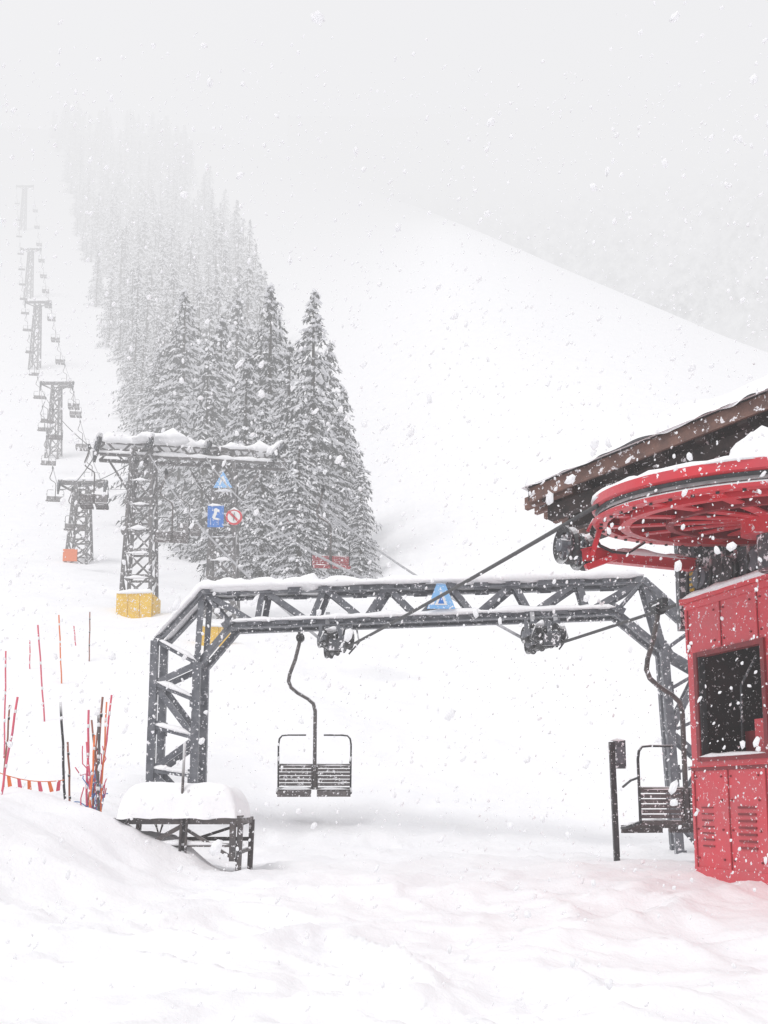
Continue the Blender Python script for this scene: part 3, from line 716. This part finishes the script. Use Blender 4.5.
for x in (-1.95,-1.9): mb.tube([(x,y0-.05,.1),(x+.02,y0-.05,1.25 if x<-1.92 else .8)],.014,'rust',6)
mb.obox((x1-.08,y0-.04,.12),(.06,0,0),(0,.03,0),(0,0,.36),'rust')
mb.snowcap([(x0,y0,.29),(x1,y0,.28)],.05,.03)
mb.obj('frame',pt)
mb=MB(); mb.slab((x0+.02,y0-.12,zt+.05),(x1-x0-.02,0,0),(0,y1-y0+.22,0),.30,nu=70,nv=40,edge=.2,amp=.2,jit=.04); mb.obj('snow_cover',pt)

# ---------------------------------------------------------------- poles, nets, pennants
def stick(name,px0,py0,px1,py1,d,r,k):
    a=P(px0,py0,d); b=P(px1,py1,d+.05); a.z=min(a.z,ground(a.x,a.y)-.1); r*=.85
    mb=MB(); n=6; mb.tube([a.lerp(b,i/n)+Vector((.006*math.sin(i*2),0,0)) for i in range(n+1)],r,k,7)
    if k!='black':
        for f in (.35,.6,.85): mb.tube([a.lerp(b,f),a.lerp(b,f+.03)],r*1.25,'black' if k=='bamboo' else 'white',7)
    mb.obj(name)
i=0
for args in [(66,828,61,702,10.5,.016,'black'),(71,830,68,742,10.6,.013,'bamboo'),(86,832,89,710,10.2,.014,'pink'),(90,835,103,697,10.4,.014,'bamboo'),(94,835,112,695,10.3,.012,'pink'),
             (98,836,99,708,10.1,.016,'rust'),(88,836,95,735,10.0,.012,'orange'),(102,835,92,720,10.5,.012,'bamboo'),(84,835,100,716,10.35,.010,'bamboo'),(99,835,107,702,10.15,.010,'orange'),(93,835,87,742,10.1,.012,'pink'),(0,790,18,697,9.6,.013,'pink'),(3,780,10,705,11,.012,'bamboo'),
             (7,705,6,651,17.5,.017,'pink'),(47,677,38,625,22,.022,'pink'),(63,657,59,615,26,.022,'orange'),(90,643,90,612,29,.022,'bamboo'),(30,670,30,640,27,.02,'pink'),(76,650,74,626,31,.022,'pink')]:
    stick('marker_pole' if i==0 else 'marker_pole.%03d'%i,*args); i+=1
mb=MB(); base=P(93,800,10.2)
for q in range(34):
    p=base+Vector((random.uniform(-.08,.09),random.uniform(-.1,.1),random.uniform(-.35,.35))); pts=[p]
    for _ in range(4): p=p+Vector((random.uniform(-.05,.05),random.uniform(-.03,.03),random.uniform(-.03,.12))); pts.append(p)
    mb.tube(pts,.006,'bluenet' if q%3 else 'pink',4)
mb.obj('bundled_safety_net')
mb=MB(); a=P(-60,735,9.7); b=P(64,780,10.5); n=24
pts=[a.lerp(b,i/n)-Vector((0,0,.16*4*(i/n)*(1-i/n))) for i in range(n+1)]; mb.tube(pts,.005,'orange',5)
for i in range(1,n,2):
    p=pts[i]; w=.035; tw_=random.uniform(-.03,.03)
    mb.add([p+Vector((-w/2,0,0)),p+Vector((w/2,0,0)),p+Vector((w/2+tw_,.02,-.10)),p+Vector((-w/2+tw_,.0,-.11))],[(0,1,2,3)],'orange' if i%4==1 else 'pink')
mb.obj('pennant_line')
mb=MB(); b0=P(160,800,11.5); b0.z=ground(b0.x,b0.y)
def twg(p,d,L,r,dep_):
    q=p+d*L; mb.tube([p,p.lerp(q,.5)+Vector((random.uniform(-.01,.01),0,0)),q],[r,r*.8,r*.6],'bark',4)
    if dep_>0:
        for _ in range(3): twg(q,(d+Vector((random.uniform(-.6,.6),random.uniform(-.5,.5),random.uniform(-.1,.5)))).normalized(),L*.75,r*.6,dep_-1)
for _ in range(4): twg(b0,Vector((random.uniform(-.5,.5),random.uniform(-.3,.3),1)).normalized(),.2,.008,3)
mb.obj('bare_shrub')
cp=empty('control_post'); mb=MB(); p=P(617,857,11.4)
z0=ground(p.x,p.y)-.1; zt_=P(616,742,11.4).z
mb.bar((p.x,p.y,z0),(p.x-.02,p.y,zt_),.06,.06,'black'); mb.bar((p.x+.07,p.y+.02,zt_-.30),(p.x+.07,p.y+.02,zt_+.02),.12,.12,'machine')
mb.bar((p.x+.07,p.y-.05,zt_-.24),(p.x+.07,p.y-.05,zt_-.06),.09,.012,'steel'); mb.snowcap([(p.x-.03,p.y,zt_+.02),(p.x+.13,p.y,zt_+.02)],.13,.05); mb.obj('post',cp)

# ---------------------------------------------------------------- falling snow
rs=np.random.RandomState(3); N=22000
t_=(1+5**.5)/2
ico_v=np.array([(-1,t_,0),(1,t_,0),(-1,-t_,0),(1,-t_,0),(0,-1,t_),(0,1,t_),(0,-1,-t_),(0,1,-t_),(t_,0,-1),(t_,0,1),(-t_,0,-1),(-t_,0,1)])/1.9
ico_f=np.array([(0,11,5),(0,5,1),(0,1,7),(0,7,10),(0,10,11),(1,5,9),(5,11,4),(11,10,2),(10,7,6),(7,1,8),(3,9,4),(3,4,2),(3,2,6),(3,6,8),(3,8,9),(4,9,5),(2,4,11),(6,2,10),(8,6,7),(9,8,1)])
yy=1.9+15*rs.rand(N)**1.1
pos=np.stack([rs.uniform(-.6,.62,N)*(yy+1.5),yy,-.2+rs.rand(N)*(.75*yy+1.2)],1)
sz=.0033*np.exp(rs.normal(0,.58,N))*(.75+.07*yy); sz=np.minimum(sz,.016)
st=np.stack([rs.uniform(.7,1.2,N),rs.uniform(.7,1.2,N),rs.uniform(.9,1.8,N)],1)
jit=1+rs.uniform(-.25,.25,(N,12,1))
loc=ico_v[None]*jit*sz[:,None,None]*st[:,None,:]
tilt=rs.normal(.2,.25,N); loc[:,:,0]+=loc[:,:,2]*tilt[:,None]
av=(pos[:,None,:]+loc).reshape(-1,3); af=(ico_f[None]+12*np.arange(N)[:,None,None]).reshape(-1,3)
me=bpy.data.meshes.new('falling_snow'); me.from_pydata(av.tolist(),[],af.tolist()); me.materials.append(M['flake'])
me.polygons.foreach_set('use_smooth',[True]*len(me.polygons)); me.update()
o=bpy.data.objects.new('falling_snow',me); bpy.context.scene.collection.objects.link(o)

# ---------------------------------------------------------------- world, sun, camera
w=bpy.data.worlds.new('World'); bpy.context.scene.world=w; w.use_nodes=True; nt=w.node_tree; nt.nodes.clear()
sk=nt.nodes.new('ShaderNodeTexSky'); sk.sky_type='NISHITA'; sk.sun_disc=False; sk.sun_elevation=math.radians(52); sk.sun_rotation=math.radians(-40)
hs=nt.nodes.new('ShaderNodeHueSaturation'); hs.inputs['Saturation'].default_value=.1; nt.links.new(sk.outputs[0],hs.inputs['Color'])
mx=nt.nodes.new('ShaderNodeMix'); mx.data_type='RGBA'; mx.inputs[0].default_value=.96; nt.links.new(hs.outputs[0],mx.inputs[6]); mx.inputs[7].default_value=(8.88,8.86,9.03,1)
bg=nt.nodes.new('ShaderNodeBackground'); bg.inputs[1].default_value=.1; nt.links.new(mx.outputs[2],bg.inputs[0])
wo=nt.nodes.new('ShaderNodeOutputWorld'); nt.links.new(bg.outputs[0],wo.inputs[0])
sl=bpy.data.lights.new('sun','SUN'); sl.energy=1.2; sl.angle=math.radians(25); sl.color=(1,.985,.97)
so=bpy.data.objects.new('sun',sl); bpy.context.scene.collection.objects.link(so); so.rotation_euler=(math.radians(38),0,math.radians(-40)); so.location=(-10,-10,30)
cd=bpy.data.cameras.new('camera'); cd.sensor_fit='AUTO'; cd.sensor_width=36; cd.lens=36*1000/1024; cd.shift_y=(PPY-512)/1024; cd.clip_start=.1; cd.clip_end=4000
co=bpy.data.objects.new('camera',cd); bpy.context.scene.collection.objects.link(co); co.location=(0,0,EYE); co.rotation_euler=(math.radians(90)+TH,0,0)
sc=bpy.context.scene; sc.camera=co; sc.view_settings.view_transform='Standard'; sc.view_settings.look='None'; sc.view_settings.exposure=0
